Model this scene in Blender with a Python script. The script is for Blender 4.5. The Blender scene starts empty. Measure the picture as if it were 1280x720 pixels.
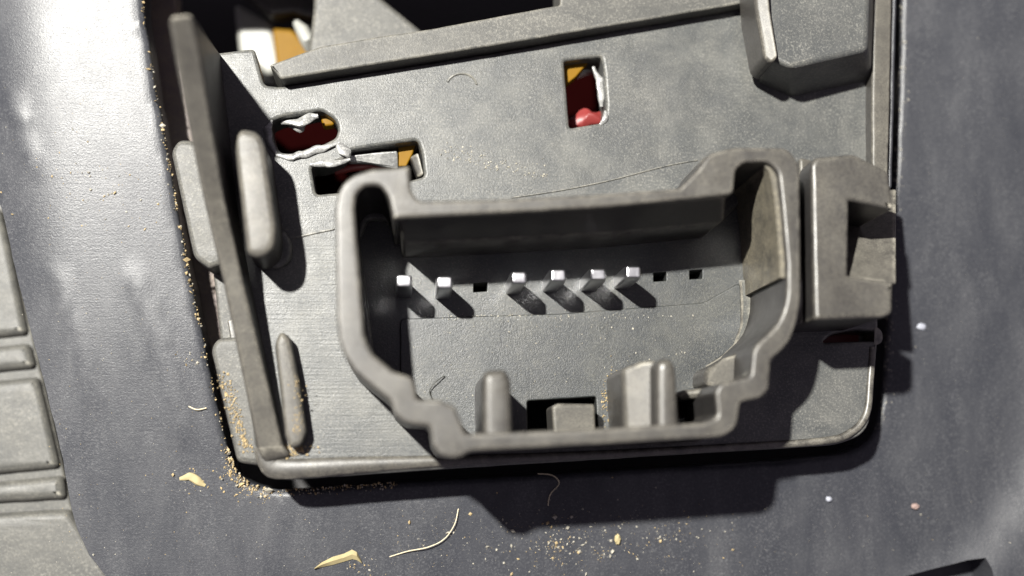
import bpy, bmesh, math, random
from mathutils import Vector, Quaternion, noise
from mathutils.geometry import delaunay_2d_cdt
S = bpy.context.scene
COL = S.collection
random.seed(7)

# ------------------------------------------------------------------ camera
FPX, DIST = 1500.0, 15.0            # focal length in photo pixels, height above the plate (1 unit = 5 mm)
VX, VY = 505.0, 590.0               # picture point straight under the lens
cv = Vector(((VX-640)/FPX, -(VY-360)/FPX, -1.0)).normalized()
Q = cv.rotation_difference(Vector((0, 0, -1)))
CAM = Vector(((VX-640)/100, (360-VY)/100, DIST))
cam = bpy.data.cameras.new('camera')
camo = bpy.data.objects.new('camera', cam); COL.objects.link(camo)
camo.location = CAM; camo.rotation_mode = 'QUATERNION'; camo.rotation_quaternion = Q
cam.sensor_width = 36.0; cam.lens = FPX/1280*36
cam.clip_start = 0.1; cam.clip_end = 500
cam.dof.use_dof = True
FOCUS_Z = -0.35
cam.dof.focus_distance = (DIST-FOCUS_Z)/abs(cv.z)*0.985
cam.dof.aperture_fstop = cam.lens*1e-3/(2*0.31)
cam.dof.aperture_blades = 0
S.camera = camo

# ------------------------------------------------------------------ light (one hard work lamp up on the left, dim room around)
SX, SY, LH = 0.41, 0.34, 42.0       # shadow run per unit of height at the middle: right, down; lamp height
W = bpy.data.worlds.new('World'); S.world = W; W.use_nodes = True
nt = W.node_tree; bg = nt.nodes['Background']
bg.inputs[0].default_value = (0.86, 0.76, 0.94, 1); bg.inputs[1].default_value = 0.085
sl = bpy.data.lights.new('work_lamp', 'POINT'); sl.energy = 118000.0; sl.shadow_soft_size = 0.8; sl.color = (1.0, 0.975, 0.915)
so = bpy.data.objects.new('work_lamp', sl); COL.objects.link(so)
so.location = (-SX*LH, SY*LH, LH)
vs = S.view_settings
vs.view_transform = 'Standard'; vs.look = 'None'; vs.gamma = 1.0; vs.use_curve_mapping = False
vs.exposure = 1.62
S.cycles.use_denoising = True
S.cycles.max_bounces = 6

# ------------------------------------------------------------------ helpers
def P(px, py, z=0.0):
    """point at height z that lies under a photo pixel"""
    d = Q @ Vector(((px-640)/FPX, -(py-360)/FPX, -1.0))
    return CAM + d*((z-DIST)/d.z)

def clean(pts):
    return [p for i, p in enumerate(pts) if (Vector(p[:2])-Vector(pts[i-1][:2])).length > 1e-6]

def fillet(pts, r):
    """round the corners of a closed outline; a point may carry its own radius as third value"""
    out = []; n = len(pts)
    for i in range(n):
        a, b, c = Vector(pts[i-1][:2]), Vector(pts[i][:2]), Vector(pts[(i+1) % n][:2])
        rr = pts[i][2] if len(pts[i]) > 2 else r
        u, v = a-b, c-b
        t = min(rr, u.length*0.48, v.length*0.48)
        if t < 0.3:
            out.append(tuple(b)); continue
        p0, p2 = b+u.normalized()*t, b+v.normalized()*t
        k = 5
        for j in range(k+1):
            s = j/k
            q = p0*(1-s)**2 + b*2*s*(1-s) + p2*s*s
            out.append(tuple(q))
    return out

def roughen(pts, step=9, amp=0.45, seed=0):
    out = []; n = len(pts)
    for i in range(n):
        a, b = Vector(pts[i]), Vector(pts[(i+1) % n])
        k = max(1, int((b-a).length/step))
        for j in range(k):
            p = a.lerp(b, j/k)
            w = noise.noise_vector(Vector((p.x*0.045, p.y*0.045, seed)))*amp
            out.append((p.x+w.x, p.y+w.y))
    return out

def finish(me, name, mat, parent, sharp=40, wn=True):
    bm = bmesh.new(); bm.from_mesh(me)
    bmesh.ops.remove_doubles(bm, verts=bm.verts, dist=2e-4)
    bmesh.ops.recalc_face_normals(bm, faces=bm.faces)
    for f in bm.faces: f.smooth = True
    for e in bm.edges:
        if len(e.link_faces) == 2: e.smooth = e.calc_face_angle(0) < math.radians(sharp)
    bm.to_mesh(me); bm.free()
    me.materials.clear(); me.materials.append(mat)
    o = bpy.data.objects.new(name, me); COL.objects.link(o)
    if parent: adopt(o, parent)
    if wn:
        m = o.modifiers.new('weighted', 'WEIGHTED_NORMAL'); m.keep_sharp = True; m.weight = 80
    return o

def adopt(o, parent):
    o.parent = parent
    loc = Vector(); p = parent
    while p: loc += p.location; p = p.parent
    o.location = -loc + o.location

def prism(name, outer, z1, z0, mat, parent=None, holes=(), bevel=0.04, r=4, rough=0.45, res=2, tilt=None, sharp=40):
    """upright solid whose top outline is traced at height z1; holes go right through"""
    cu = bpy.data.curves.new('c', 'CURVE'); cu.dimensions = '2D'; cu.fill_mode = 'BOTH'
    h = (z1-z0)/2
    cu.extrude = h-bevel; cu.bevel_depth = bevel; cu.bevel_resolution = res; cu.offset = -bevel
    for k, loop in enumerate([outer]+list(holes)):
        pts = roughen(fillet(clean(loop), r), amp=rough, seed=k*3.1+len(name))
        sp = cu.splines.new('POLY'); sp.points.add(len(pts)-1)
        for q, (x, y) in zip(sp.points, pts):
            w = P(x, y, z1); q.co = (w.x, w.y, 0, 1)
        sp.use_cyclic_u = True
    t = bpy.data.objects.new('t', cu); COL.objects.link(t)
    dg = bpy.context.evaluated_depsgraph_get()
    me = bpy.data.meshes.new_from_object(t.evaluated_get(dg))
    bpy.data.objects.remove(t); bpy.data.curves.remove(cu)
    me.name = name
    for v in me.vertices:
        v.co.z += z0+h
        if tilt: v.co.z += tilt(v.co)
    return finish(me, name, mat, parent, sharp=sharp)

def loft(name, rings, mat, parent=None, bevel=0.03, closed_ends=True, sharp=35, segs=3):
    """skin over rings of world points (each ring closed)"""
    bm = bmesh.new(); V = [[bm.verts.new(p) for p in ring] for ring in rings]
    n = len(rings[0])
    for a, b in zip(V, V[1:]):
        for j in range(n): bm.faces.new((a[j], a[(j+1) % n], b[(j+1) % n], b[j]))
    if closed_ends: bm.faces.new(V[0]); bm.faces.new(V[-1])
    bmesh.ops.recalc_face_normals(bm, faces=bm.faces)
    if bevel:
        es = [e for e in bm.edges if len(e.link_faces) == 2 and e.calc_face_angle(0) > math.radians(sharp)]
        bmesh.ops.bevel(bm, geom=es, offset=bevel, segments=segs, profile=0.5, affect='EDGES', clamp_overlap=True)
    me = bpy.data.meshes.new(name); bm.to_mesh(me); bm.free()
    return finish(me, name, mat, parent)

def slab(name, top, zb, mat, parent=None, bevel=0.04, base=None, segs=3):
    """solid with a free top: top = [(px,py,z)...], base = same count of (px,py,z) or straight down to zb"""
    up = [P(*t) for t in top]
    dn = [P(*t) for t in base] if base else [Vector((p.x, p.y, zb)) for p in up]
    return loft(name, [up, dn], mat, parent, bevel, segs=segs)

def tube(name, pts, rad, mat, parent=None, n=7, cap=True):
    rings = []
    for i, p in enumerate(pts):
        d = (pts[min(i+1, len(pts)-1)]-pts[max(i-1, 0)]).normalized()
        a = d.cross(Vector((0.1, 0.2, 1))).normalized(); b = d.cross(a)
        rr = rad[i] if isinstance(rad, (list, tuple)) else rad
        rings.append([p+a*math.cos(2*math.pi*k/n)*rr+b*math.sin(2*math.pi*k/n)*rr for k in range(n)])
    return loft(name, rings, mat, parent, bevel=0, closed_ends=cap)

def spline(pts, k=6):
    """catmull-rom through tuples"""
    out = []; n = len(pts)
    for i in range(n-1):
        p0, p1, p2, p3 = (Vector(pts[max(i-1, 0)]), Vector(pts[i]), Vector(pts[i+1]), Vector(pts[min(i+2, n-1)]))
        for j in range(k):
            t = j/k
            out.append(0.5*((2*p1)+(p2-p0)*t+(2*p0-5*p1+4*p2-p3)*t*t+(3*p1-p0-3*p2+p3)*t**3))
    out.append(Vector(pts[-1])); return out

def thing(name, label, cat, loc, group=None):
    o = bpy.data.objects.new(name, None); COL.objects.link(o); o.location = loc
    o.empty_display_size = 0.3
    return tag(o, label, cat, group)

def tag(o, label, cat, group=None, kind=None):
    o['label'] = label; o['category'] = cat
    if group: o['group'] = group
    if kind: o['kind'] = kind
    return o

# ------------------------------------------------------------------ materials
def mat_plastic(name, base, rough, dust=(0.30, 0.28, 0.22), amount=0.35, lo=0.42, hi=0.72, scale=1.3, stretch=(1, 1, 1), grain=0.25,
                grain_scale=45, specks=0.0, spec=0.5, rvar=0.12, scratch=0.0, rot=0.0, lump=0.12, settle_shade=False, wear=0.0, micro=0.5, film=0.06):
    m = bpy.data.materials.new(name); m.use_nodes = True
    t = m.node_tree; N = t.nodes; L = t.links; b = N['Principled BSDF']
    tc = N.new('ShaderNodeTexCoord')
    mp = N.new('ShaderNodeMapping'); mp.inputs['Scale'].default_value = stretch; mp.inputs['Rotation'].default_value = (0, 0, rot)
    L.new(tc.outputs['Object'], mp.inputs[0])
    n1 = N.new('ShaderNodeTexNoise'); n1.inputs['Scale'].default_value = scale; n1.inputs['Detail'].default_value = 9; n1.inputs['Roughness'].default_value = 0.68
    n1.inputs['Distortion'].default_value = 0.4
    L.new(mp.outputs[0], n1.inputs['Vector'])
    r1 = N.new('ShaderNodeMapRange'); r1.inputs[1].default_value = lo; r1.inputs[2].default_value = hi; r1.inputs[4].default_value = amount
    r1.interpolation_type = 'SMOOTHSTEP'
    L.new(n1.outputs['Fac'], r1.inputs[0])
    n2 = N.new('ShaderNodeTexNoise'); n2.inputs['Scale'].default_value = grain_scale; n2.inputs['Detail'].default_value = 4; n2.inputs['Roughness'].default_value = 0.6
    L.new(tc.outputs['Object'], n2.inputs['Vector'])
    # fine powder breaks the dust film up
    mul = N.new('ShaderNodeMath'); mul.operation = 'MULTIPLY'
    r2 = N.new('ShaderNodeMapRange'); r2.inputs[1].default_value = 0.35; r2.inputs[2].default_value = 0.65; r2.inputs[3].default_value = 0.45; r2.inputs[4].default_value = 1.35
    L.new(n2.outputs['Fac'], r2.inputs[0]); L.new(r1.outputs[0], mul.inputs[0]); L.new(r2.outputs[0], mul.inputs[1])
    if settle_shade:  # settled dust, thinned on upright faces so inner walls carry painted shade
        ge = N.new('ShaderNodeNewGeometry'); sx = N.new('ShaderNodeSeparateXYZ'); L.new(ge.outputs['Normal'], sx.inputs[0])
        rs = N.new('ShaderNodeMapRange'); rs.inputs[1].default_value = 0.35; rs.inputs[2].default_value = 0.95; rs.inputs[3].default_value = 0.12; L.new(sx.outputs['Z'], rs.inputs[0])
        m2 = N.new('ShaderNodeMath'); m2.operation = 'MULTIPLY'; L.new(mul.outputs[0], m2.inputs[0]); L.new(rs.outputs[0], m2.inputs[1]); mul = m2
    mx = N.new('ShaderNodeMix'); mx.data_type = 'RGBA'; mx.inputs[6].default_value = (*base, 1); mx.inputs[7].default_value = (*dust, 1)
    L.new(mul.outputs[0], mx.inputs[0])
    col = mx.outputs[2]
    # powder: fine light grain everywhere, denser in patches
    n5 = N.new('ShaderNodeTexNoise'); n5.inputs['Scale'].default_value = 34; n5.inputs['Detail'].default_value = 2; n5.inputs['Roughness'].default_value = 0.8
    L.new(tc.outputs['Object'], n5.inputs['Vector'])
    r5 = N.new('ShaderNodeMapRange'); r5.inputs[1].default_value = 0.50; r5.inputs[2].default_value = 0.70; r5.inputs[4].default_value = film*7
    L.new(n5.outputs['Fac'], r5.inputs[0])
    m5 = N.new('ShaderNodeMath'); m5.operation = 'MULTIPLY'; L.new(r5.outputs[0], m5.inputs[0])
    n6 = N.new('ShaderNodeTexNoise'); n6.inputs['Scale'].default_value = 1.1; n6.inputs['Detail'].default_value = 6; n6.inputs['Roughness'].default_value = 0.7
    L.new(mp.outputs[0], n6.inputs['Vector'])
    r6 = N.new('ShaderNodeMapRange'); r6.inputs[1].default_value = 0.35; r6.inputs[2].default_value = 0.62; r6.inputs[3].default_value = 0.25; r6.inputs[4].default_value = 1.3
    L.new(n6.outputs['Fac'], r6.inputs[0]); L.new(r6.outputs[0], m5.inputs[1])
    mx5 = N.new('ShaderNodeMix'); mx5.data_type = 'RGBA'; mx5.inputs[7].default_value = (*[c*1.25 for c in dust], 1)
    L.new(m5.outputs[0], mx5.inputs[0]); L.new(col, mx5.inputs[6]); col = mx5.outputs[2]
    if wear:
        bv = N.new('ShaderNodeBevel'); bv.samples = 4; bv.inputs['Radius'].default_value = 0.07
        gg = N.new('ShaderNodeNewGeometry')
        dt = N.new('ShaderNodeVectorMath'); dt.operation = 'DOT_PRODUCT'; L.new(bv.outputs[0], dt.inputs[0]); L.new(gg.outputs['True Normal'], dt.inputs[1])
        rw = N.new('ShaderNodeMapRange'); rw.inputs[1].default_value = 0.985; rw.inputs[2].default_value = 0.86; rw.inputs[3].default_value = 0.0; rw.inputs[4].default_value = wear
        L.new(dt.outputs['Value'], rw.inputs[0])
        n7 = N.new('ShaderNodeTexNoise'); n7.inputs['Scale'].default_value = 7; n7.inputs['Detail'].default_value = 6; n7.inputs['Roughness'].default_value = 0.75
        L.new(tc.outputs['Object'], n7.inputs['Vector'])
        r7 = N.new('ShaderNodeMapRange'); r7.inputs[1].default_value = 0.38; r7.inputs[2].default_value = 0.62; L.new(n7.outputs['Fac'], r7.inputs[0])
        m7 = N.new('ShaderNodeMath'); m7.operation = 'MULTIPLY'; L.new(rw.outputs[0], m7.inputs[0]); L.new(r7.outputs[0], m7.inputs[1])
        mx7 = N.new('ShaderNodeMix'); mx7.data_type = 'RGBA'; mx7.inputs[7].default_value = (0.40, 0.375, 0.31, 1)
        L.new(m7.outputs[0], mx7.inputs[0]); L.new(col, mx7.inputs[6]); col = mx7.outputs[2]
    if specks:
        vo = N.new('ShaderNodeTexVoronoi'); vo.inputs['Scale'].default_value = 26; vo.inputs['Randomness'].default_value = 1
        L.new(tc.outputs['Object'], vo.inputs['Vector'])
        sep = N.new('ShaderNodeSeparateColor'); L.new(vo.outputs['Color'], sep.inputs[0])
        th = N.new('ShaderNodeMath'); th.operation = 'MULTIPLY'; th.inputs[1].default_value = 0.22*specks
        pw = N.new('ShaderNodeMath'); pw.operation = 'POWER'; pw.inputs[1].default_value = 4
        L.new(sep.outputs[0], pw.inputs[0]); L.new(pw.outputs[0], th.inputs[0])
        lt = N.new('ShaderNodeMath'); lt.operation = 'LESS_THAN'; L.new(vo.outputs['Distance'], lt.inputs[0]); L.new(th.outputs[0], lt.inputs[1])
        mx2 = N.new('ShaderNodeMix'); mx2.data_type = 'RGBA'; mx2.inputs[7].default_value = (0.42, 0.38, 0.29, 1)
        L.new(lt.outputs[0], mx2.inputs[0]); L.new(col, mx2.inputs[6]); col = mx2.outputs[2]
    L.new(col, b.inputs['Base Color'])
    # roughness
    rr = N.new('ShaderNodeMapRange'); rr.inputs[1].default_value = 0.3; rr.inputs[2].default_value = 0.7
    rr.inputs[3].default_value = rough-rvar; rr.inputs[4].default_value = rough+rvar
    n3 = N.new('ShaderNodeTexNoise'); n3.inputs['Scale'].default_value = 2.6; n3.inputs['Detail'].default_value = 7; n3.inputs['Roughness'].default_value = 0.7
    L.new(tc.outputs['Object'], n3.inputs['Vector']); L.new(n3.outputs['Fac'], rr.inputs[0]); L.new(rr.outputs[0], b.inputs['Roughness'])
    b.inputs['Specular IOR Level'].default_value = spec
    # relief: soft sink marks, moulded grain, scratches
    bu = N.new('ShaderNodeBump'); bu.inputs['Strength'].default_value = grain; bu.inputs['Distance'].default_value = 0.005
    L.new(n2.outputs['Fac'], bu.inputs['Height'])
    bl = N.new('ShaderNodeBump'); bl.inputs['Strength'].default_value = lump; bl.inputs['Distance'].default_value = 0.25
    L.new(n3.outputs['Fac'], bl.inputs['Height']); L.new(bu.outputs[0], bl.inputs['Normal'])
    last = bl
    if micro:
        bm_ = N.new('ShaderNodeBump'); bm_.inputs['Strength'].default_value = micro; bm_.inputs['Distance'].default_value = 0.0045
        L.new(n5.outputs['Fac'], bm_.inputs['Height']); L.new(last.outputs[0], bm_.inputs['Normal']); last = bm_
    if scratch:
        ms = N.new('ShaderNodeMapping'); ms.inputs['Scale'].default_value = (1.2, 38, 4); ms.inputs['Rotation'].default_value = (0, 0, -0.13)
        L.new(tc.outputs['Object'], ms.inputs[0])
        ns = N.new('ShaderNodeTexNoise'); ns.inputs['Scale'].default_value = 1.0; ns.inputs['Detail'].default_value = 5; L.new(ms.outputs[0], ns.inputs['Vector'])
        bs = N.new('ShaderNodeBump'); bs.inputs['Strength'].default_value = scratch; bs.inputs['Distance'].default_value = 0.007
        L.new(ns.outputs['Fac'], bs.inputs['Height']); L.new(last.outputs[0], bs.inputs['Normal']); last = bs
    L.new(last.outputs[0], b.inputs['Normal'])
    return m

def mat_plain(name, base, rough, metal=0.0, spec=0.5, grain=0.1, gs=30, var=0.15):
    m = bpy.data.materials.new(name); m.use_nodes = True
    t = m.node_tree; N = t.nodes; L = t.links; b = N['Principled BSDF']
    tc = N.new('ShaderNodeTexCoord'); n = N.new('ShaderNodeTexNoise'); n.inputs['Scale'].default_value = gs; n.inputs['Detail'].default_value = 4
    L.new(tc.outputs['Object'], n.inputs['Vector'])
    mx = N.new('ShaderNodeMix'); mx.data_type = 'RGBA'
    mx.inputs[6].default_value = tuple(c*(1-var) for c in base)+(1,); mx.inputs[7].default_value = tuple(min(1, c*(1+var)) for c in base)+(1,)
    L.new(n.outputs['Fac'], mx.inputs[0]); L.new(mx.outputs[2], b.inputs['Base Color'])
    b.inputs['Roughness'].default_value = rough; b.inputs['Metallic'].default_value = metal; b.inputs['Specular IOR Level'].default_value = spec
    bu = N.new('ShaderNodeBump'); bu.inputs['Strength'].default_value = grain; bu.inputs['Distance'].default_value = 0.02
    L.new(n.outputs['Fac'], bu.inputs['Height']); L.new(bu.outputs[0], b.inputs['Normal'])
    return m

M_plate = mat_plastic('dusty_grey_black_plastic', (0.046, 0.0485, 0.0485), 0.39, spec=0.40, amount=0.24, dust=(0.28, 0.27, 0.235), lo=0.34, hi=0.80, scale=1.8, grain=0.55, grain_scale=62, scratch=0.5, specks=0.25, rvar=0.09, lump=0.03, micro=0.55, film=0.035, wear=0.5)
M_shroud = mat_plastic('scuffed_black_plastic', (0.015, 0.014, 0.0145), 0.40, dust=(0.30, 0.28, 0.225), amount=0.25, lo=0.0, hi=1.0, scale=1.6, spec=0.55, grain=0.12, grain_scale=45, stretch=(1.8, 0.8, 1), rvar=0.08, lump=0.03, settle_shade=True, wear=0.7, film=0.006, micro=0.08, specks=0.1)
M_floor = mat_plastic('grainy_black_plastic', (0.023, 0.0255, 0.0265), 0.41, spec=0.6, dust=(0.2, 0.19, 0.15), amount=0.14, grain=0.6, grain_scale=70, specks=0.3, scratch=0.12, rvar=0.08, lump=0.03, micro=0.5, film=0.025)
M_panel = mat_plastic('matt_black_panel_plastic', (0.026, 0.0275, 0.033), 0.345, spec=0.31, dust=(0.19, 0.19, 0.19), amount=0.22, lo=0.34, hi=0.85, scale=0.8, stretch=(1.7, 0.6, 1), rot=-0.25,
                      grain=0.55, grain_scale=60, specks=0.3, lump=0.006, rvar=0.03, micro=0.4, film=0.022, scratch=0.12)
M_dusty = mat_plastic('dust_caked_plastic', (0.034, 0.032, 0.030), 0.43, dust=(0.30, 0.28, 0.225), amount=0.30, lo=0.05, hi=1.0, scale=3, grain=0.5, grain_scale=55, specks=0.3, spec=0.3, rvar=0.05, lump=0.03, settle_shade=True, wear=0.6, film=0.012, micro=0.15)
M_side = mat_plastic('weathered_grey_plastic', (0.050, 0.050, 0.047), 0.48, dust=(0.22, 0.21, 0.18), amount=0.24, lo=0.25, hi=0.85, scale=3, stretch=(0.6, 1.6, 1), grain=0.4, grain_scale=55, specks=0.3, spec=0.3, rvar=0.06, lump=0.03, film=0.05, wear=0.5)
M_cavity = mat_plastic('brown_shaded_plastic', (0.13, 0.105, 0.10), 0.6, dust=(0.25, 0.2, 0.13), amount=0.5, scale=2)
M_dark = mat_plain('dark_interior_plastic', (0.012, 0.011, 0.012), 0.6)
M_tin = mat_plain('tinned_metal', (0.58, 0.58, 0.60), 0.30, metal=1.0, grain=0.12, gs=16)
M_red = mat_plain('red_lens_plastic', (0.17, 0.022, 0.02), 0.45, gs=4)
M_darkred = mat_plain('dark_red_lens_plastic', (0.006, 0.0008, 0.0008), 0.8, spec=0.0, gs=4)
M_amber = mat_plain('amber_plastic', (0.15, 0.078, 0.005), 0.5, spec=0.1, gs=5)
M_white = mat_plain('white_plastic', (0.24, 0.24, 0.22), 0.5, gs=3)
M_melt = mat_plastic('torn_pale_plastic', (0.12, 0.12, 0.118), 0.33, spec=0.8, dust=(0.42, 0.42, 0.40), amount=0.5, lo=0.38, hi=0.62, scale=5, grain=0.3)
M_straw = mat_plain('dry_straw', (0.30, 0.25, 0.13), 0.7, gs=9, var=0.3)
M_hair = mat_plain('pale_fibre', (0.55, 0.48, 0.33), 0.6)
M_darkhair = mat_plain('dark_fibre', (0.03, 0.03, 0.025), 0.6)
M_grit = mat_plain('golden_grit', (0.33, 0.25, 0.13), 0.75, gs=12, var=0.5)
M_pale = mat_plain('pale_grit', (0.30, 0.28, 0.23), 0.7, gs=12, var=0.4)
M_chip = mat_plain('pale_blue_grey_chip', (0.26, 0.27, 0.31), 0.6)
M_pink = mat_plain('pinkish_crumb', (0.24, 0.17, 0.15), 0.8)

# ------------------------------------------------------------------ surround panel (height field with the opening cut in it)
OPEN = [(176, -60), (182, 20), (196, 110), (212, 200), (232, 310), (250, 400), (268, 490), (286, 560, 30), (300, 598, 30), (345, 613, 30), (480, 603), (640, 594), (800, 585), (960, 576),
        (1065, 566, 30), (1094, 540, 30), (1102, 480), (1112, 300), (1122, 120), (1126, -60)]
PZ = -0.9
def seg_d(p, a, b):
    a, b, p = Vector(a), Vector(b), Vector(p); ab = b-a
    t = max(0, min(1, (p-a).dot(ab)/ab.length_squared)); q = a+ab*t
    side = ab.x*(p.y-a.y)-ab.y*(p.x-a.x)
    return (p-q).length, side, t
ARC = [(1330, 380), (1290, 470), (1268, 560), (1228, 628), (1180, 678), (1115, 726), (1040, 790)]
RIDGES = [([(168, 345), (190, 400), (212, 470), (225, 540)], 9, 0.03), ([(72, 345), (100, 420), (118, 500)], 8, 0.02), ([(14, 118), (26, 160), (40, 210)], 6, 0.03)]
def poly_d(p, pl):
    return min((seg_d(p, a, b) for a, b in zip(pl, pl[1:])), key=lambda s: s[0])
def sm(x):
    x = max(0, min(1, x)); return x*x*(3-2*x)
def panel_z(px, py):
    z = PZ
    xl = 100+0.06*(py-300)
    if px < xl: z -= 0.35*((xl-px)/150)**2.2                          # rolls away on the left
    d, s, _ = poly_d((px, py), ARC)
    if s < 0 or d < 1: pass
    dd = d if s > 0 else -d                                          # + = inside (towards the opening)
    z += 0.26*sm((12-dd)/110)
    z += 0.085*(590-py)/100
    z += 0.12*sm((px-1150)/130)*sm((420-py)/500)
    z += 0.012*noise.noise(Vector((px*0.006, py*0.006, 3)))
    for pl, w, h in RIDGES:
        d, s, _ = poly_d((px, py), pl); z += h*math.exp(-(d/w)**2)
    return z
def make_panel():
    loop = roughen(fillet(OPEN, 14), step=6, amp=1.6, seed=5)
    n = len(loop); verts = []; edges = []
    dl = []
    for i in range(n):                                               # outward direction at every rim point
        a, b = Vector(loop[i-1]), Vector(loop[(i+1) % n]); t = (b-a).normalized(); dl.append(Vector((-t.y, t.x)))
    # loop runs down the left side: outward (away from the opening) is -x there
    sgn = 1 if dl[n//6].x < 0 else -1
    R = 9.0; rings = [(0, -0.30), (0.0, -0.09), (1.5, -0.045), (4, -0.014), (R, 0)]
    rim = []
    for off, dz in rings[1:]:
        rim.append([(loop[i][0]+dl[i].x*sgn*off, loop[i][1]+dl[i].y*sgn*off) for i in range(n)])
    bx0, bx1, by0, by1 = -260, 1540, -200, 920
    outline = roughen([(-260, -200), (-120, -40), (-30, 180), (3, 262), (16, 320), (35, 400), (56, 480), (79, 575), (89, 632), (97, 664), (112, 694), (138, 728), (170, 800), (190, 920), (1090, 920), (1098, 730), (1165, 711), (1210, 700), (1232, 698), (1240, 712), (1246, 740), (1262, 920), (1540, 920), (1540, -200)], step=14, amp=1.0, seed=8)
    m = len(outline)
    pts2 = [Vector(p) for p in rim[-1]]
    base = len(pts2)
    pts2 += [Vector(c) for c in outline]
    ed = [(i, (i+1) % n) for i in range(n)]+[(base+i, base+(i+1) % m) for i in range(m)]
    poly = [Vector(p) for p in rim[-1]]
    border = [Vector(p) for p in outline]
    def inside(x, y): return crossing(x, y, poly) or not crossing(x, y, border)
    def crossing(x, y, poly):
        c = False; j = len(poly)-1
        for i in range(len(poly)):
            xi, yi = poly[i]; xj, yj = poly[j]
            if (yi > y) != (yj > y) and x < (xj-xi)*(y-yi)/(yj-yi)+xi: c = not c
            j = i
        return c
    y = by0+6
    while y < by1-5:
        x = bx0+6
        while x < bx1-5:
            q = (x+random.uniform(-2, 2), y+random.uniform(-2, 2))
            if not inside(*q): pts2.append(Vector(q))
            x += 13 if -30 < x < 1300 and -30 < y < 750 else 26
        y += 13 if -30 < y < 750 else 26
    ov, oe, of, *_ = delaunay_2d_cdt(pts2, ed, [], 0, 1e-4)
    bm = bmesh.new()
    vs_ = [bm.verts.new(P(v.x, v.y, panel_z(v.x, v.y))) for v in ov]
    for f in of:
        c = sum((ov[i] for i in f), Vector((0, 0)))/len(f)
        if inside(c.x, c.y): continue
        try: bm.faces.new([vs_[i] for i in f])
        except ValueError: pass
    ring = [bm.verts.new(P(p[0], p[1], panel_z(*p))) for p in outline]
    for dx, dz in ((1.0, -0.03), (1.4, -0.10), (1.4, -0.7)):
        nxt = [bm.verts.new(P(p[0]-(dx if p[0] < 300 else 0), p[1], panel_z(*p))+Vector((0, 0, dz))) for p in outline]
        for i in range(m): bm.faces.new((ring[i], ring[(i+1) % m], nxt[(i+1) % m], nxt[i]))
        ring = nxt
    prev = [bm.verts.new(P(p[0], p[1], panel_z(*p))) for p in rim[-1]]
    for k in range(len(rim)-2, -1, -1):
        dz = rings[k+1][1]
        cur = [bm.verts.new(P(p[0], p[1], panel_z(*p)+dz)) for p in rim[k]]
        for i in range(n): bm.faces.new((prev[i], prev[(i+1) % n], cur[(i+1) % n], cur[i]))
        prev = cur
    low = []
    for v in prev: low.append(bm.verts.new(v.co+Vector((0, 0, -0.45))))
    for i in range(n): bm.faces.new((prev[i], prev[(i+1) % n], low[(i+1) % n], low[i]))
    bmesh.ops.remove_doubles(bm, verts=bm.verts, dist=5e-4)
    loose = [v for v in bm.verts if not v.link_faces]
    bmesh.ops.delete(bm, geom=loose, context='VERTS')
    me = bpy.data.meshes.new('surround_panel'); bm.to_mesh(me); bm.free()
    o = finish(me, 'surround_panel', M_panel, None, sharp=55, wn=False)
    # faces must look up
    up = sum(1 for f in me.polygons if f.normal.z > 0) > len(me.polygons)/2
    if not up: me.flip_normals()
    return tag(o, 'dusty matt black plastic panel framing the connector plate on all sides', 'panel'), loop
panel, RIM = make_panel()

# ------------------------------------------------------------------ grey ribbed housing at the left edge
side = thing('side_housing', 'weathered grey ribbed plastic housing at the far left behind the black panel', 'housing', P(20, 500, -2.6))
prism('base_plate', [(-200, 180), (2, 240), (36, 395), (76, 570), (92, 640), (160, 760), (-200, 760)], -2.02, -2.6, M_side, side, bevel=0.05)
for q in ([(-200, 200), (0, 260), (12, 310), (34, 418), (-200, 440)], [(-200, 452), (36, 428), (44, 460), (-200, 482)],
          [(-200, 494), (47, 470), (74, 585), (-200, 612)], [(-200, 622), (78, 594), (82, 624), (-200, 640)], [(-200, 654), (86, 636), (118, 690), (165, 760), (-200, 760)]):
    prism('rib_block', q, -1.90, -2.3, M_side, side, bevel=0.11, r=8)

tag(slab('added_ledge', [(1020, 690, -1.3), (1300, 640, -1.3), (1300, 900, -1.7), (1020, 900, -1.7)], -2.2, M_panel, bevel=0.05), 'dark ledge added to lift the black of the notch at the lower right of the panel', 'ledge')  # added slab so the notch shows dark grey instead of black
# ------------------------------------------------------------------ lamp interior, lens and pieces glimpsed through the openings
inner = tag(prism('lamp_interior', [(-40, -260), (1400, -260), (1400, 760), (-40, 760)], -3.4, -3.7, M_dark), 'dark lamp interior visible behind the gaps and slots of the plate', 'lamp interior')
tag(prism('cavity_shell', [(120, -120), (206, -120), (222, 20), (262, 250), (290, 530), (180, 530)], -1.45, -2.0, M_cavity), 'brownish inner lamp shell down in the gap between the panel and the tall fin', 'lamp shell')
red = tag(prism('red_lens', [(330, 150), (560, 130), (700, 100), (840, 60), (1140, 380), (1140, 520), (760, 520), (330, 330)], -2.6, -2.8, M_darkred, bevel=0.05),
          'dark red lens glimpsed through the torn holes below the plate', 'lens')

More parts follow.
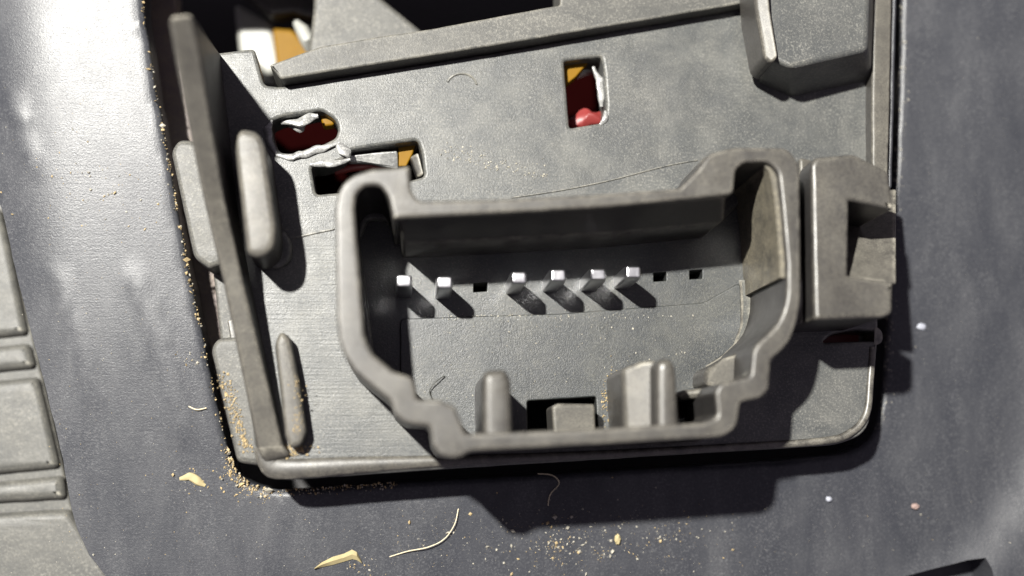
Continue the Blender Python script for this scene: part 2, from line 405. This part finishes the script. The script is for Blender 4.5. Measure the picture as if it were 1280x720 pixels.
# ------------------------------------------------------------------ connector plate
H = thing('connector_plate', 'dusty black plastic connector plate with moulded socket, metal contacts and torn holes', 'connector', P(640, 400, -0.6))
hole_a = [(338, 152), (352, 146), (380, 142), (402, 138), (418, 148), (423, 160), (420, 172), (404, 180), (386, 184), (366, 192), (350, 190), (343, 178)]
hole_b = [(389, 208), (404, 208), (430, 200), (438, 188), (470, 183), (522, 175), (527, 190), (531, 220), (470, 236), (395, 243)]
hole_c = [(705, 76, 3), (752, 71, 3), (755, 90), (758, 130), (756, 152, 4), (712, 160, 4)]
hole_d = [(1028, 428), (1040, 418), (1070, 412), (1098, 414), (1099, 426), (1060, 427)]
wall_mid = [(450, 300), (460, 275), (480, 275), (500, 295), (900, 278), (930, 250), (955, 250), (965, 300), (965, 420), (935, 470), (905, 530), (870, 550), (575, 560), (540, 530), (470, 460)]
plate_out = [(268, 66, 6), (318, 60, 6), (330, 106, 6), (350, 108), (640, 62), (935, 8), (945, -60), (1092, -60), (1096, 210), (1098, 420), (1092, 500), (1086, 540, 36), (1050, 556, 36), (900, 565), (560, 586), (345, 601, 34), (318, 566, 20), (300, 300), (278, 130)]
prism('plate', plate_out, 0.0, -0.55, M_plate, H, holes=[hole_a, hole_b, hole_c, hole_d, wall_mid], bevel=0.05, r=5)
prism('plate_skirt', [(284, 400), (300, 500), (314, 560), (342, 590), (560, 578), (900, 558), (900, 548), (560, 568), (352, 578), (328, 552), (312, 496), (296, 398)], -0.3, -3.3, M_shroud, H, bevel=0.02, r=3)  # unseen strip added to stop lamp light leaking into the bottom gap
# rounded lip along the bottom and up the right side
lip = spline([(331, 558, 0.02), (336, 577, 0.02), (354, 586, 0.02), (450, 581, 0.02), (560, 576, 0.02), (740, 568.5, 0.02), (900, 560, 0.02), (1024, 552, 0.02), (1062, 542, 0.02), (1083, 518, 0.01), (1088, 474, 0.0), (1091, 434, 0.0)], 5)
def lip_ring(pts, w, up):
    out = []; w0 = w
    for i, p in enumerate(pts):
        c = P(*p); d = (P(*pts[min(i+1, len(pts)-1)])-P(*pts[max(i-1, 0)])).normalized(); nrm = Vector((d.y, -d.x, 0))
        t = i/(len(pts)-1); w = w0*(1-0.62*sm((t-0.12)/0.35)); sec = []
        for a in range(9):
            an = math.pi*a/8
            sec.append(c+nrm*math.cos(an)*w+Vector((0, 0, math.sin(an)*up-0.02)))
        sec.append(c-nrm*w+Vector((0, 0, -0.5))); sec.append(c+nrm*w+Vector((0, 0, -0.5)))
        out.append(sec)
    return out
loft('bottom_lip', lip_ring(lip, 0.135, 0.05), M_shroud, H, bevel=0)

# floor of the socket
slot = lambda x, y, w, h: [(x, y, 1), (x+w, y-1, 1), (x+w, y+h-1, 1), (x, y+h, 1)]
floor_out = [(455, 232), (960, 205), (985, 330), (975, 440), (940, 500), (915, 560), (570, 578), (520, 545), (430, 450), (430, 260)]
window = [(659, 501, 3), (745, 496, 3), (747, 538, 2), (660, 542, 2)]
pocket = [(846, 500, 2), (872, 497, 2), (872, 520, 2), (848, 522, 2)]
prism('socket_floor', floor_out, -0.12, -0.5, M_floor, H, holes=[window, pocket, slot(592, 354, 17, 11), slot(817, 341, 16, 11), slot(862, 338, 16, 11)], bevel=0.012, r=3, rough=0.25)
step = [(500, 398), (700, 392), (880, 378), (926, 352), (928, 410), (916, 436), (884, 458), (878, 496), (872, 556), (740, 562), (560, 570), (500, 500)]
prism('floor_step', step, -0.085, -0.2, M_floor, H, holes=[window, pocket], bevel=0.02, r=8)
prof = [(0, -0.10), (0.28, 0.0), (0.52, 0.2), (0.72, 0.52), (0.88, 0.95), (1, 1.35)]
rows = [((924, 350), (980, 349)), ((926, 378), (980, 376)), ((926, 402), (974, 402)), ((917, 428), (958, 430)), ((897, 450), (944, 446)), ((880, 466), (930, 470))]
rings = []
for (x0, y0), (x1, y1) in rows:
    top = [P(x0+(x1-x0)*t, y0+(y1-y0)*t, z) for t, z in prof]
    rings.append(top+[Vector((top[-1].x+0.25, top[-1].y, top[-1].z-0.1)), Vector((top[-1].x+0.25, top[-1].y, -0.3)), Vector((top[0].x, top[0].y, -0.3))])
loft('corner_fillet', rings, M_plate, H, bevel=0)
prism('window_tab', [(690, 508, 6), (697, 504), (744, 505), (745, 540), (692, 542)], 0.35, -0.3, M_dusty, H, bevel=0.04)

# shroud wall
outer = [(419, 262), (423, 236, 16), (440, 218, 16), (466, 211), (493, 209, 5), (512, 207, 4), (514, 236), (522, 251, 8), (620, 249), (740, 243), (850, 235, 3), (872, 212), (886, 192, 6), (916, 184), (985, 184, 12), (1000, 205, 12),
         (1001, 300), (1001, 385, 30), (988, 428, 18), (964, 450, 4), (961, 488, 6), (950, 498, 4), (926, 502, 4), (921, 534, 8), (905, 546, 8), (740, 556), (590, 564), (572, 573, 6), (550, 571, 6), (541, 558, 5), (537, 533, 5), (508, 530, 6), (492, 518, 5), (488, 502), (444, 466), (426, 438, 20), (421, 400)]
inner_l = [(443, 262), (445, 243, 10), (456, 232, 10), (476, 232, 8), (486, 247, 6), (492, 274), (497, 273, 3), (600, 268), (760, 259), (890, 246), (913, 243, 3), (917, 240), (920, 212, 5), (930, 203, 5), (960, 202, 8), (973, 214, 10), (978, 260), (984, 330), (984, 372, 20),
           (974, 404, 18), (946, 430, 4), (941, 440, 3), (938, 470, 5), (900, 479, 5), (894, 490, 4), (897, 521, 6), (880, 528), (740, 536), (590, 542), (582, 542, 3), (569, 508, 4), (550, 500, 5), (522, 499, 4), (516, 472, 6), (492, 464, 5), (464, 441, 14), (456, 420)]
SH = prism('connector_shroud', outer, 1.5, -0.3, M_shroud, H, holes=[inner_l], bevel=0.045, r=4, res=3, rough=0.25)
slab('inner_chamfer', [(499, 270, 1.47), (600, 266, 1.47), (760, 257, 1.47), (908, 243, 1.47), (906, 276, 0.95), (760, 290, 0.95), (600, 299, 0.95), (503, 303, 0.95)], -0.2, M_shroud, SH, bevel=0.04)
prism('rib', [(603, 474, 14), (607, 463, 10), (632, 461, 10), (639, 475, 12), (641, 552), (604, 554)], 1.42, -0.3, M_shroud, SH, bevel=0.09, r=6)
prism('rib', [(820, 458, 10), (824, 449, 8), (838, 447, 8), (846, 458, 10), (850, 545), (821, 547)], 1.42, -0.3, M_shroud, SH, bevel=0.09, r=6)
slab('key_block', [(776, 461, 0.95), (800, 452, 1.05), (824, 449, 1.1), (824, 542, 1.1), (780, 543, 0.95)], -0.3, M_dusty, SH, bevel=0.07)
slab('corner_block', [(880, 462, 0.5), (905, 450, 0.6), (930, 436, 0.75), (955, 444, 1.0), (953, 484, 1.0), (905, 486, 0.8), (881, 482, 0.55)], -0.3, M_dusty, SH, bevel=0.06)
slab('ledge', [(844, 492, 0.5), (856, 487, 0.55), (888, 484, 0.7), (890, 496, 0.7), (850, 500, 0.5)], -0.1, M_dusty, SH, bevel=0.05)
slab('rib', [(853, 233, 0.6), (880, 196, 1.1), (893, 190, 1.3), (893, 236, 1.3), (862, 243, 0.8)], -0.2, M_dusty, SH, bevel=0.05)
M_liner = mat_plastic('scuffed_dusty_wall', (0.05, 0.047, 0.04), 0.5, dust=(0.42, 0.37, 0.26), amount=0.34, lo=0.25, hi=0.80, scale=2.5, stretch=(1.2, 1.2, 0.8), grain=0.3, spec=0.4, film=0.03, micro=0.2)
li = [(964, 207), (970, 214), (974, 232), (976.5, 250), (978.5, 270), (981, 300), (983, 325), (984, 347)]
top = [P(x, y, 1.40) for x, y in li]
loft('scuffed_liner', [[p+Vector((-0.085, 0, 0)), p+Vector((0.12, 0, 0)), Vector((p.x+0.12, p.y, -0.2)), Vector((p.x-0.085, p.y, -0.2))] for p in top], M_liner, SH, bevel=0)
slab('flange', [(1000, 196, 0.95), (1018, 200, 0.9), (1018, 398, 0.9), (1000, 405, 0.95)], -0.3, M_dusty, SH, bevel=0.05)

# contacts
for x, y, w in ((505, 351, 21), (556, 353, 21), (649, 347, 21), (698, 344, 22), (748, 343, 23), (792, 340, 22)):
    zt = 0.72; c = P(x, y, zt); hw, hh = w/2*0.0094, 0.085
    rings = []
    for z, k in ((-0.3, 1.0), (zt-0.2, 1.0), (zt-0.09, 0.98), (zt-0.045, 0.93), (zt-0.015, 0.82), (zt, 0.62)):
        rings.append([Vector((c.x+sx*hw*k, c.y+sy*hh*(k if z < zt-0.1 else k*0.94), z)) for sx, sy in ((-1, -1), (1, -1), (1, 1), (-1, 1))])
    loft('contact_pin', rings, M_tin, H, bevel=0.03, sharp=70)

# tall tapering fin on the left edge
fl = [(210, 20), (218, 70), (228, 124), (254, 250), (278, 350), (299, 450), (322, 560), (333, 580)]
fr = [(240, 16), (251, 70), (259, 124), (281, 250), (304, 350), (328, 450), (354, 556), (366, 570)]
fz = [2.3, 2.0, 1.65, 0.95, 0.62, 0.42, 0.20, 0.05]
fb = [(276, 66), (280, 100), (284, 135), (297, 258), (315, 356), (335, 453), (357, 558), (367, 571)]
rings = []
for i in range(len(fl)):
    a, b = P(*fl[i], fz[i]), P(*fr[i], fz[i]); c = P(*fb[i], -0.1)
    w = (b-a); lb = c-w*1.15
    zb = -1.3 if i < 5 else (-0.9 if i == 5 else -0.4)
    rings.append([a, b, Vector((c.x, c.y, c.z)), Vector((c.x, c.y, zb)), Vector((lb.x, lb.y, zb)), Vector((lb.x, lb.y, -0.1))])
fin = loft('divider_fin', rings, M_dusty, H, bevel=0.06, sharp=40)

# stop pads either side of the fin
prism('stop_pad', [(291, 172, 16), (300, 159, 12), (322, 163, 12), (331, 180, 12), (346, 285), (343, 312, 14), (326, 323, 12), (308, 318, 14)], 0.9, -0.2, M_dusty, H, bevel=0.08, r=8)
prism('pad_foot', [(330, 290), (356, 288), (366, 305, 10), (364, 326, 12), (348, 336, 12), (330, 334)], 0.10, -0.2, M_plate, H, bevel=0.05)
prism('stop_pad', [(343, 430, 8), (350, 413, 8), (362, 420, 10), (374, 480), (383, 540), (376, 558, 10), (362, 560, 6), (356, 545)], 0.28, -0.2, M_dusty, H, bevel=0.06)
prism('stop_pad', [(213, 188, 8), (224, 173, 8), (262, 178), (300, 320), (262, 336, 4), (242, 322, 8)], -0.10, -0.75, M_side, H, bevel=0.07)
prism('stop_pad', [(263, 436, 8), (272, 422, 8), (320, 420), (352, 560), (340, 584, 6), (296, 578, 8)], -0.20, -0.9, M_side, H, bevel=0.07)
prism('web', [(266, 340), (300, 335), (322, 425), (276, 428)], -0.55, -1.0, M_side, H, bevel=0.05)

# boss at the upper right
top_b = [(944, -80, 0.75), (1090, -80, 0.75), (1084, 62, 0.75), (988, 84, 0.8), (962, 72, 0.75), (952, 10, 0.75)]
base_b = [(925, -80, -0.1), (1096, -80, -0.1), (1092, 104, -0.1), (992, 126, -0.1), (944, 106, -0.1), (928, 12, -0.1)]
slab('boss_rim', [(938, -80, 0.88), (957, -80, 0.95), (963, 10, 0.95), (973, 72, 0.93), (964, 80, 0.86), (955, 72, 0.86), (944, 10, 0.88)], 0.2, M_dusty, H, bevel=0.05)
slab('boss', top_b, 0, M_plate, H, bevel=0.07, base=base_b, segs=4)

# rail up the right side
prism('side_rail', [(1094, -80), (1117, -80), (1113, 120), (1110, 235), (1090, 235), (1090, 100)], 0.22, -0.8, M_dusty, H, bevel=0.04, r=3)
prism('edge_strip', [(1118, -80), (1123, -80), (1118, 120), (1115, 235), (1109, 235), (1112, 120)], 0.05, -0.8, M_panel, H, bevel=0.03, r=2)

# clip bracket on the right
BR = prism('clip_bracket', [(1014, 204, 5), (1020, 196, 6), (1068, 192, 6), (1112, 214, 8), (1117, 262, 3), (1062, 250, 2), (1060, 344, 2), (1117, 352, 3), (1116, 392, 8), (1106, 397, 8), (1018, 400, 6)], 1.35, -0.5, M_shroud, H, bevel=0.06, r=4, res=3)
slab('catch_ramp', [(1056, 242, -0.3), (1121, 236, 0.1), (1121, 355, 1.12), (1056, 347, 1.12)], -0.5, M_dusty, BR, bevel=0.03)

# mould marks
tube('mould_line', [P(x, y, 0.005) for x, y in [tuple(v)[:2] for v in spline([(640, 247, 0), (700, 238, 0), (760, 226, 0), (830, 208, 0), (872, 200, 0)], 6)]], 0.011, M_plate, H, n=6)
arc = [P(577+19*math.cos(a), 108+16*math.sin(a), 0.004) for a in [math.radians(200+8*i) for i in range(20)]]
tube('ejector_mark', arc, 0.016, M_plate, H, n=6)
tube('mould_line', [P(x, y, -0.08) for x, y in ((926, 352), (928, 380), (927, 408), (918, 432), (902, 447), (884, 458), (880, 476))], 0.018, M_dusty, H, n=6)
tube('mould_line', [P(x, y, 0.004) for x, y in ((366, 298), (390, 292), (418, 286))], 0.016, M_plate, H, n=6)

# torn, melted lumps round the two ragged holes
def lump(name, pts, rad, mat, parent, seed):
    bm = bmesh.new()
    c = [P(*p) for p in pts]; n = 10; rings = []
    path = []
    for a, b in zip(c, c[1:]):
        for j in range(5): path.append(a.lerp(b, j/5))
    path.append(c[-1])
    for i, p in enumerate(path):
        d = (path[min(i+1, len(path)-1)]-path[max(i-1, 0)]).normalized(); s = d.cross(Vector((0, 0, 1))).normalized(); u = s.cross(d)
        t = i/(len(path)-1); rr = rad*(0.35+0.75*math.sin(math.pi*min(0.95, max(0.06, t))))
        ring = []
        for k in range(n):
            an = 2*math.pi*k/n; q = p+s*math.cos(an)*rr+u*math.sin(an)*rr*0.7
            ring.append(q+noise.noise_vector(q*5.5+Vector((seed, 0, 0)))*rr*0.75)
        rings.append(ring)
    return loft(name, rings, mat, parent, bevel=0, closed_ends=True)
lump('torn_edge', [(352, 152, -0.15), (370, 153, -0.12), (384, 149, -0.05), (398, 145, 0.0)], 0.06, M_melt, H, 1)
lump('torn_edge', [(361, 157, -0.25), (374, 158, -0.2), (380, 155, -0.2)], 0.06, M_melt, H, 2)
lump('torn_edge', [(346, 194, 0.0), (366, 196, 0.02), (386, 190, 0.02), (404, 186, 0.02), (424, 178, 0.02)], 0.05, M_melt, H, 3)
lump('torn_edge', [(388, 206, 0.0), (404, 204, 0.02), (420, 203, 0.0), (438, 198, 0.0)], 0.05, M_melt, H, 4)
lump('torn_edge', [(420, 180, 0.0), (430, 186, 0.03), (436, 196, 0.0)], 0.065, M_melt, H, 5)
lump('torn_edge', [(340, 150, 0.0), (334, 162, 0.0), (338, 180, 0.0), (346, 194, 0.0)], 0.045, M_melt, H, 6)
slab('torn_tongue', [(430, 194, -0.12), (470, 190, -0.15), (497, 188, -0.15), (498, 212, -0.2), (462, 204, -0.2), (436, 202, -0.15)], -0.3, M_melt, H, bevel=0.03)
slab('torn_tongue', [(512, 196, -0.15), (523, 190, -0.1), (530, 218, -0.1), (522, 222, -0.15)], -0.4, M_shroud, H, bevel=0.03)
lump('torn_edge', [(742, 84, -0.2), (749, 98, -0.16), (751, 115, -0.14), (752, 134, -0.18)], 0.055, M_melt, H, 7)
lump('torn_edge', [(750, 156, 0.0), (756, 150, 0.02), (757, 138, 0.0)], 0.04, M_melt, H, 8)

# amber and white pieces below the plate
G = 'amber plastic pieces showing through openings of the plate'
tag(slab('amber_piece', [(698, 66, -0.2), (746, 66, -0.2), (720, 96, -0.2), (700, 112, -0.2)], -0.4, M_amber, bevel=0.02), 'amber wedge in the top corner of the single rectangular slot', 'amber lens', G)
tag(slab('amber_piece', [(399, 142, -0.2), (416, 143, -0.2), (418, 156, -0.2), (404, 158, -0.2)], -0.4, M_amber, bevel=0.03), 'small amber tip in the upper torn hole beside the tall fin', 'amber lens', G)
tag(slab('amber_piece', [(498, 184, -0.22), (520, 178, -0.22), (516, 192, -0.22), (508, 208, -0.22), (498, 208, -0.22)], -0.4, M_amber, bevel=0.02), 'amber sliver in the lower torn hole above the socket corner', 'amber lens', G)
tag(slab('amber_piece', [(340, 34, -2.0), (366, 36, -2.0), (390, 62, -2.0), (384, 84, -2.0), (346, 88, -2.0)], -2.4, M_amber, bevel=0.06), 'amber block beside the white block above the grey rail end', 'amber lens', G)
tag(slab('white_block', [(292, 2, -2.2), (340, 26, -2.2), (352, 80, -2.2), (338, 96, -2.2), (298, 66, -2.2)], -2.8, M_white, bevel=0.10), 'brightly lit white plastic block behind the left end of the grey rail', 'block')
tag(tube('glint_bead', [P(370, 28, -1.5), P(378, 38, -1.45), (P(384, 50, -1.45)), P(386, 64, -1.55)], [0.05, 0.10, 0.11, 0.05], M_white, n=10), 'small pale bead standing in for a white glint beside the amber block at the top', 'bead')  # pale bead shaped in place of a white glint
tag(prism('cross_beam', [(262, -90), (300, -12), (338, 20), (368, 16), (398, 26), (440, -90)], -1.9, -2.3, M_shroud, bevel=0.08), 'dark grey cross beam over the white and amber blocks at the top', 'beam')
tag(lump('red_piece', [(706, 160, -0.62), (722, 151, -0.5), (744, 147, -0.46), (768, 140, -0.6)], 0.12, M_red, None, 21), 'rounded red plastic lump at the bottom of the single rectangular slot', 'red plastic')
tag(tube('red_piece', [P(420, 214, -0.5), P(440, 209, -0.42), P(462, 207, -0.42), P(482, 206, -0.5)], 0.06, M_red, n=12), 'red plastic sliver in the lower torn hole beside the socket corner', 'red plastic')
tag(slab('red_piece', [(1015, 404, -0.58), (1090, 402, -0.58), (1088, 436, -0.58), (1018, 440, -0.58)], -0.75, M_red, bevel=0.03), 'dark red plastic seen in the slit under the clip bracket', 'red plastic')
# grey rail along the top
RL = thing('housing_rail', 'grey plastic rail running slantwise along the top above the plate', 'rail', P(640, 40, -0.5))
prism('rail', [(337, 81, 2), (351, 99, 3), (640, 53), (930, 4, 3), (980, -60), (700, -60), (700, 6), (526, 38), (470, 46), (400, 58)], 0.25, -0.5, M_side, RL, bevel=0.03, r=3)
prism('rail_web', [(386, 96), (385, 60), (390, 24), (396, -70), (470, -70), (474, -6), (530, 40), (540, 70)], -0.9, -1.4, M_side, RL, bevel=0.08)

# ------------------------------------------------------------------ debris
tag(loft('straw_fragment', [[P(x+dx, y+dy, panel_z(x, y)+dz) for dx, dy, dz in ((0, -w, 0.01), (0, 0, 0.05), (0, w, 0.01), (0, 0, -0.01))] for x, y, w in
     ((393, 711, 0.8), (402, 706, 3), (416, 701, 5), (430, 697, 5), (440, 693, 6), (446, 695, 5), (452, 703, 1))], M_straw, bevel=0), 'splinter of pale yellow straw on the panel near the bottom edge', 'straw')
def fibre(pts, rad, mat, label, z=None, name='fibre'):
    c = [P(v.x, v.y, (panel_z(v.x, v.y) if z is None else z)+v.z) for v in spline(pts, 7)]
    return tag(tube(name, c, rad, mat, n=5), label, 'fibre', 'loose fibres caught on the parts')
fibre([(487, 696, 0.01), (510, 689, 0.04), (535, 684, 0.06), (555, 674, 0.05), (568, 656, 0.06), (573, 636, 0.02)], 0.007, M_hair, 'long curved pale fibre on the panel beside the straw splinter')
fibre([(672, 592, 0.02), (690, 594, 0.05), (699, 604, 0.05), (688, 618, 0.04), (685, 632, 0.01)], 0.006, M_hair, 'curled pale fibre in the shadow under the socket')
fibre([(541, 500, 0.02), (537, 488, 0.06), (546, 476, 0.08), (556, 470, 0.04)], 0.007, M_darkhair, 'short dark fibre on the socket floor at its lower left', -0.1)
fibre([(236, 508, 0.01), (246, 512, 0.04), (258, 510, 0.02)], 0.008, M_hair, 'tiny bent fibre on the panel left of the tall fin')
def pebble(name, x, y, r, mat, label, z, seed, sq=(1, 0.8, 0.6), cat='crumb', group=None):
    bm = bmesh.new(); bmesh.ops.create_icosphere(bm, subdivisions=3, radius=1)
    c = P(x, y, z)
    for v in bm.verts:
        k = 1+0.35*noise.noise(v.co*1.7+Vector((seed, 0, 0)))+0.15*noise.noise(v.co*5)
        v.co = Vector((v.co.x*sq[0], v.co.y*sq[1], v.co.z*sq[2]))*r*k+c
    me = bpy.data.meshes.new(name); bm.to_mesh(me); bm.free()
    return tag(finish(me, name, mat, None, wn=False), label, cat, group)
clump = lump('dust_clump', [(224, 598, panel_z(224, 598)), (236, 597, panel_z(236, 597)+0.02), (248, 602, panel_z(248, 602)+0.02), (257, 607, panel_z(257, 607))], 0.05, M_straw, None, 11)
tag(clump, 'tan dust clump on the panel left of the bottom plate corner', 'dust clump')
pebble('white_chip', 1036, 624, 0.045, M_chip, 'bluish white chip on the panel below the right plate corner', panel_z(1036, 624)+0.02, 3)
pebble('pink_crumb', 1144, 633, 0.05, M_pink, 'pinkish crumb on the panel toward the lower right', panel_z(1144, 633)+0.02, 4)
pebble('pale_crumb', 1152, 408, 0.05, M_chip, 'pale crumb on the panel beside the clip bracket foot', panel_z(1152, 408)+0.0, 5, (1.2, 0.9, 0.35))
pebble('golden_crumb', 772, 674, 0.055, M_straw, 'golden crumb on the panel below the shadow of the socket', panel_z(772, 674)+0.02, 6, (0.8, 1.2, 0.6))

def grit(name, spots, mat, label):
    """spots = [(px, py, z, radius)] -> one mesh of tiny uneven octahedra"""
    vs_, fs = [], []
    for x, y, z, r in spots:
        c = P(x, y, z); b0 = len(vs_); rot = Quaternion((random.random()-.5, random.random()-.5, random.random()-.5, random.random()-.5)).normalized()
        s = [r*random.uniform(0.35, 1.7) for _ in range(3)]
        for v in ((1, 0, 0), (-1, 0, 0), (0, 1, 0), (0, -1, 0), (0, 0, 1), (0, 0, -1)):
            vs_.append(c+rot @ Vector((v[0]*s[0], v[1]*s[1], v[2]*s[2])))
        for f in ((0, 2, 4), (2, 1, 4), (1, 3, 4), (3, 0, 4), (2, 0, 5), (1, 2, 5), (3, 1, 5), (0, 3, 5)):
            fs.append(tuple(b0+i for i in f))
    me = bpy.data.meshes.new(name); me.from_pydata(vs_, [], fs); me.materials.append(mat)
    o = bpy.data.objects.new(name, me); COL.objects.link(o)
    return tag(o, label, 'grit', kind='stuff')
def pip(x, y, poly):
    c = False; j = len(poly)-1
    for i in range(len(poly)):
        (xi, yi), (xj, yj) = poly[i], poly[j]
        if (yi > y) != (yj > y) and x < (xj-xi)*(y-yi)/(yj-yi)+xi: c = not c
        j = i
    return c
gold, pale = [], []
def on_panel(lst, x, y, r):
    if not pip(x, y, RIM): lst.append((x, y, panel_z(x, y)+r*0.4, r))
for i in range(len(RIM)):                                            # crust along the opening
    x, y = RIM[i]
    if x < 345 and 0 < y:
        heavy = 34 if (285 < x < 345 and y > 560) else int(random.choice((0, 2, 3, 5, 9))*(1 if y > 150 else 0.6))
        for _ in range(heavy):
            d = abs(random.gauss(0, 9 if heavy > 20 else 3.2)); on_panel(gold if random.random() < 0.75 else pale, x-d*random.uniform(0.2, 1), y+d*(0.9 if y > 570 else random.uniform(-.5, .5))+random.gauss(0, 2), min(0.045, random.lognormvariate(-5.0, 0.7)))
    elif y > 500 and x < 500:
        for _ in range(7): on_panel(gold if random.random() < 0.6 else pale, x+random.gauss(0, 3), y+abs(random.gauss(0, 4)), random.uniform(0.005, 0.014))
    elif x > 1090 and y > 0:
        for _ in range(3): on_panel(pale, x+abs(random.gauss(2, 6)), y+random.gauss(0, 3), random.uniform(0.004, 0.012))
for _ in range(520):                                                 # scattered over the panel
    x, y = random.uniform(0, 1270), random.uniform(0, 720)
    if noise.noise(Vector((x*0.012, y*0.012, 9))) > -0.05+random.uniform(-.3, .3) and (x < 700 or random.random() < 0.4):
        on_panel(pale if random.random() < 0.7 else gold, x, y, min(0.022, random.lognormvariate(-5.2, 0.45)))
for _ in range(260):
    on_panel(pale if random.random() < .6 else gold, random.gauss(720, 110), random.gauss(668, 26), min(0.035, random.lognormvariate(-4.85, 0.55)))
for cx, cy, n_, s_ in ((690, 680, 60, 14), (755, 690, 30, 9), (828, 668, 30, 12), (700, 700, 25, 8), (455, 707, 25, 9), (245, 600, 30, 12), (238, 450, 25, 7), (90, 215, 60, 40), (150, 250, 60, 35)):
    for _ in range(n_): on_panel(gold if random.random() < .5 else pale, random.gauss(cx, s_), random.gauss(cy, s_*0.7), min(0.03, random.lognormvariate(-4.9, 0.5)))
for _ in range(120):                                                 # on the plate and its floor
    t = random.random(); pale.append((550+t*130+random.gauss(0, 5), 186+t*34+random.gauss(0, 6), 0.004, random.uniform(0.005, 0.014)))
for _ in range(200):
    x, y = random.uniform(515, 870), random.uniform(385, 535)
    if 650 < x < 880 and y > 488: continue
    pale.append((x, y, -0.10 if y < 396 else -0.08, random.choice((0.004, 0.006, 0.008, 0.011))))
for _ in range(80):
    pale.append((random.uniform(520, 880), random.gauss(395, 1.5), -0.085, random.choice((0.005, 0.008, 0.010))))
for _ in range(150):
    gold.append((752+abs(random.gauss(0, 16)), random.gauss(498, 20), -0.075, random.choice((0.006, 0.009, 0.012))))
for _ in range(220):                                                 # packed by the lower pads and the lip
    t = random.random(); gold.append((278+t*30+random.gauss(0, 4), 470+t*90+random.gauss(0, 5), -0.19, random.uniform(0.006, 0.016)))
for _ in range(120):
    gold.append((random.gauss(366, 12), random.gauss(562, 4), 0.02, random.uniform(0.006, 0.016)))
for _ in range(60):
    gold.append((random.gauss(372, 4), random.uniform(470, 545), 0.285, random.uniform(0.005, 0.012)))
for _ in range(1100):                                                # finest dust
    x, y = (random.gauss(640, 200), random.gauss(675, 28)) if random.random() < .5 else (random.uniform(60, 290), random.uniform(120, 710))
    on_panel(pale if random.random() < .6 else gold, x, y, random.uniform(0.0025, 0.0055))
grit('golden_grit', gold, M_grit, 'golden sandy grit packed along the panel opening and lower plate corner')
grit('pale_grit', pale, M_pale, 'pale dust grains scattered over the black panel and socket floor')
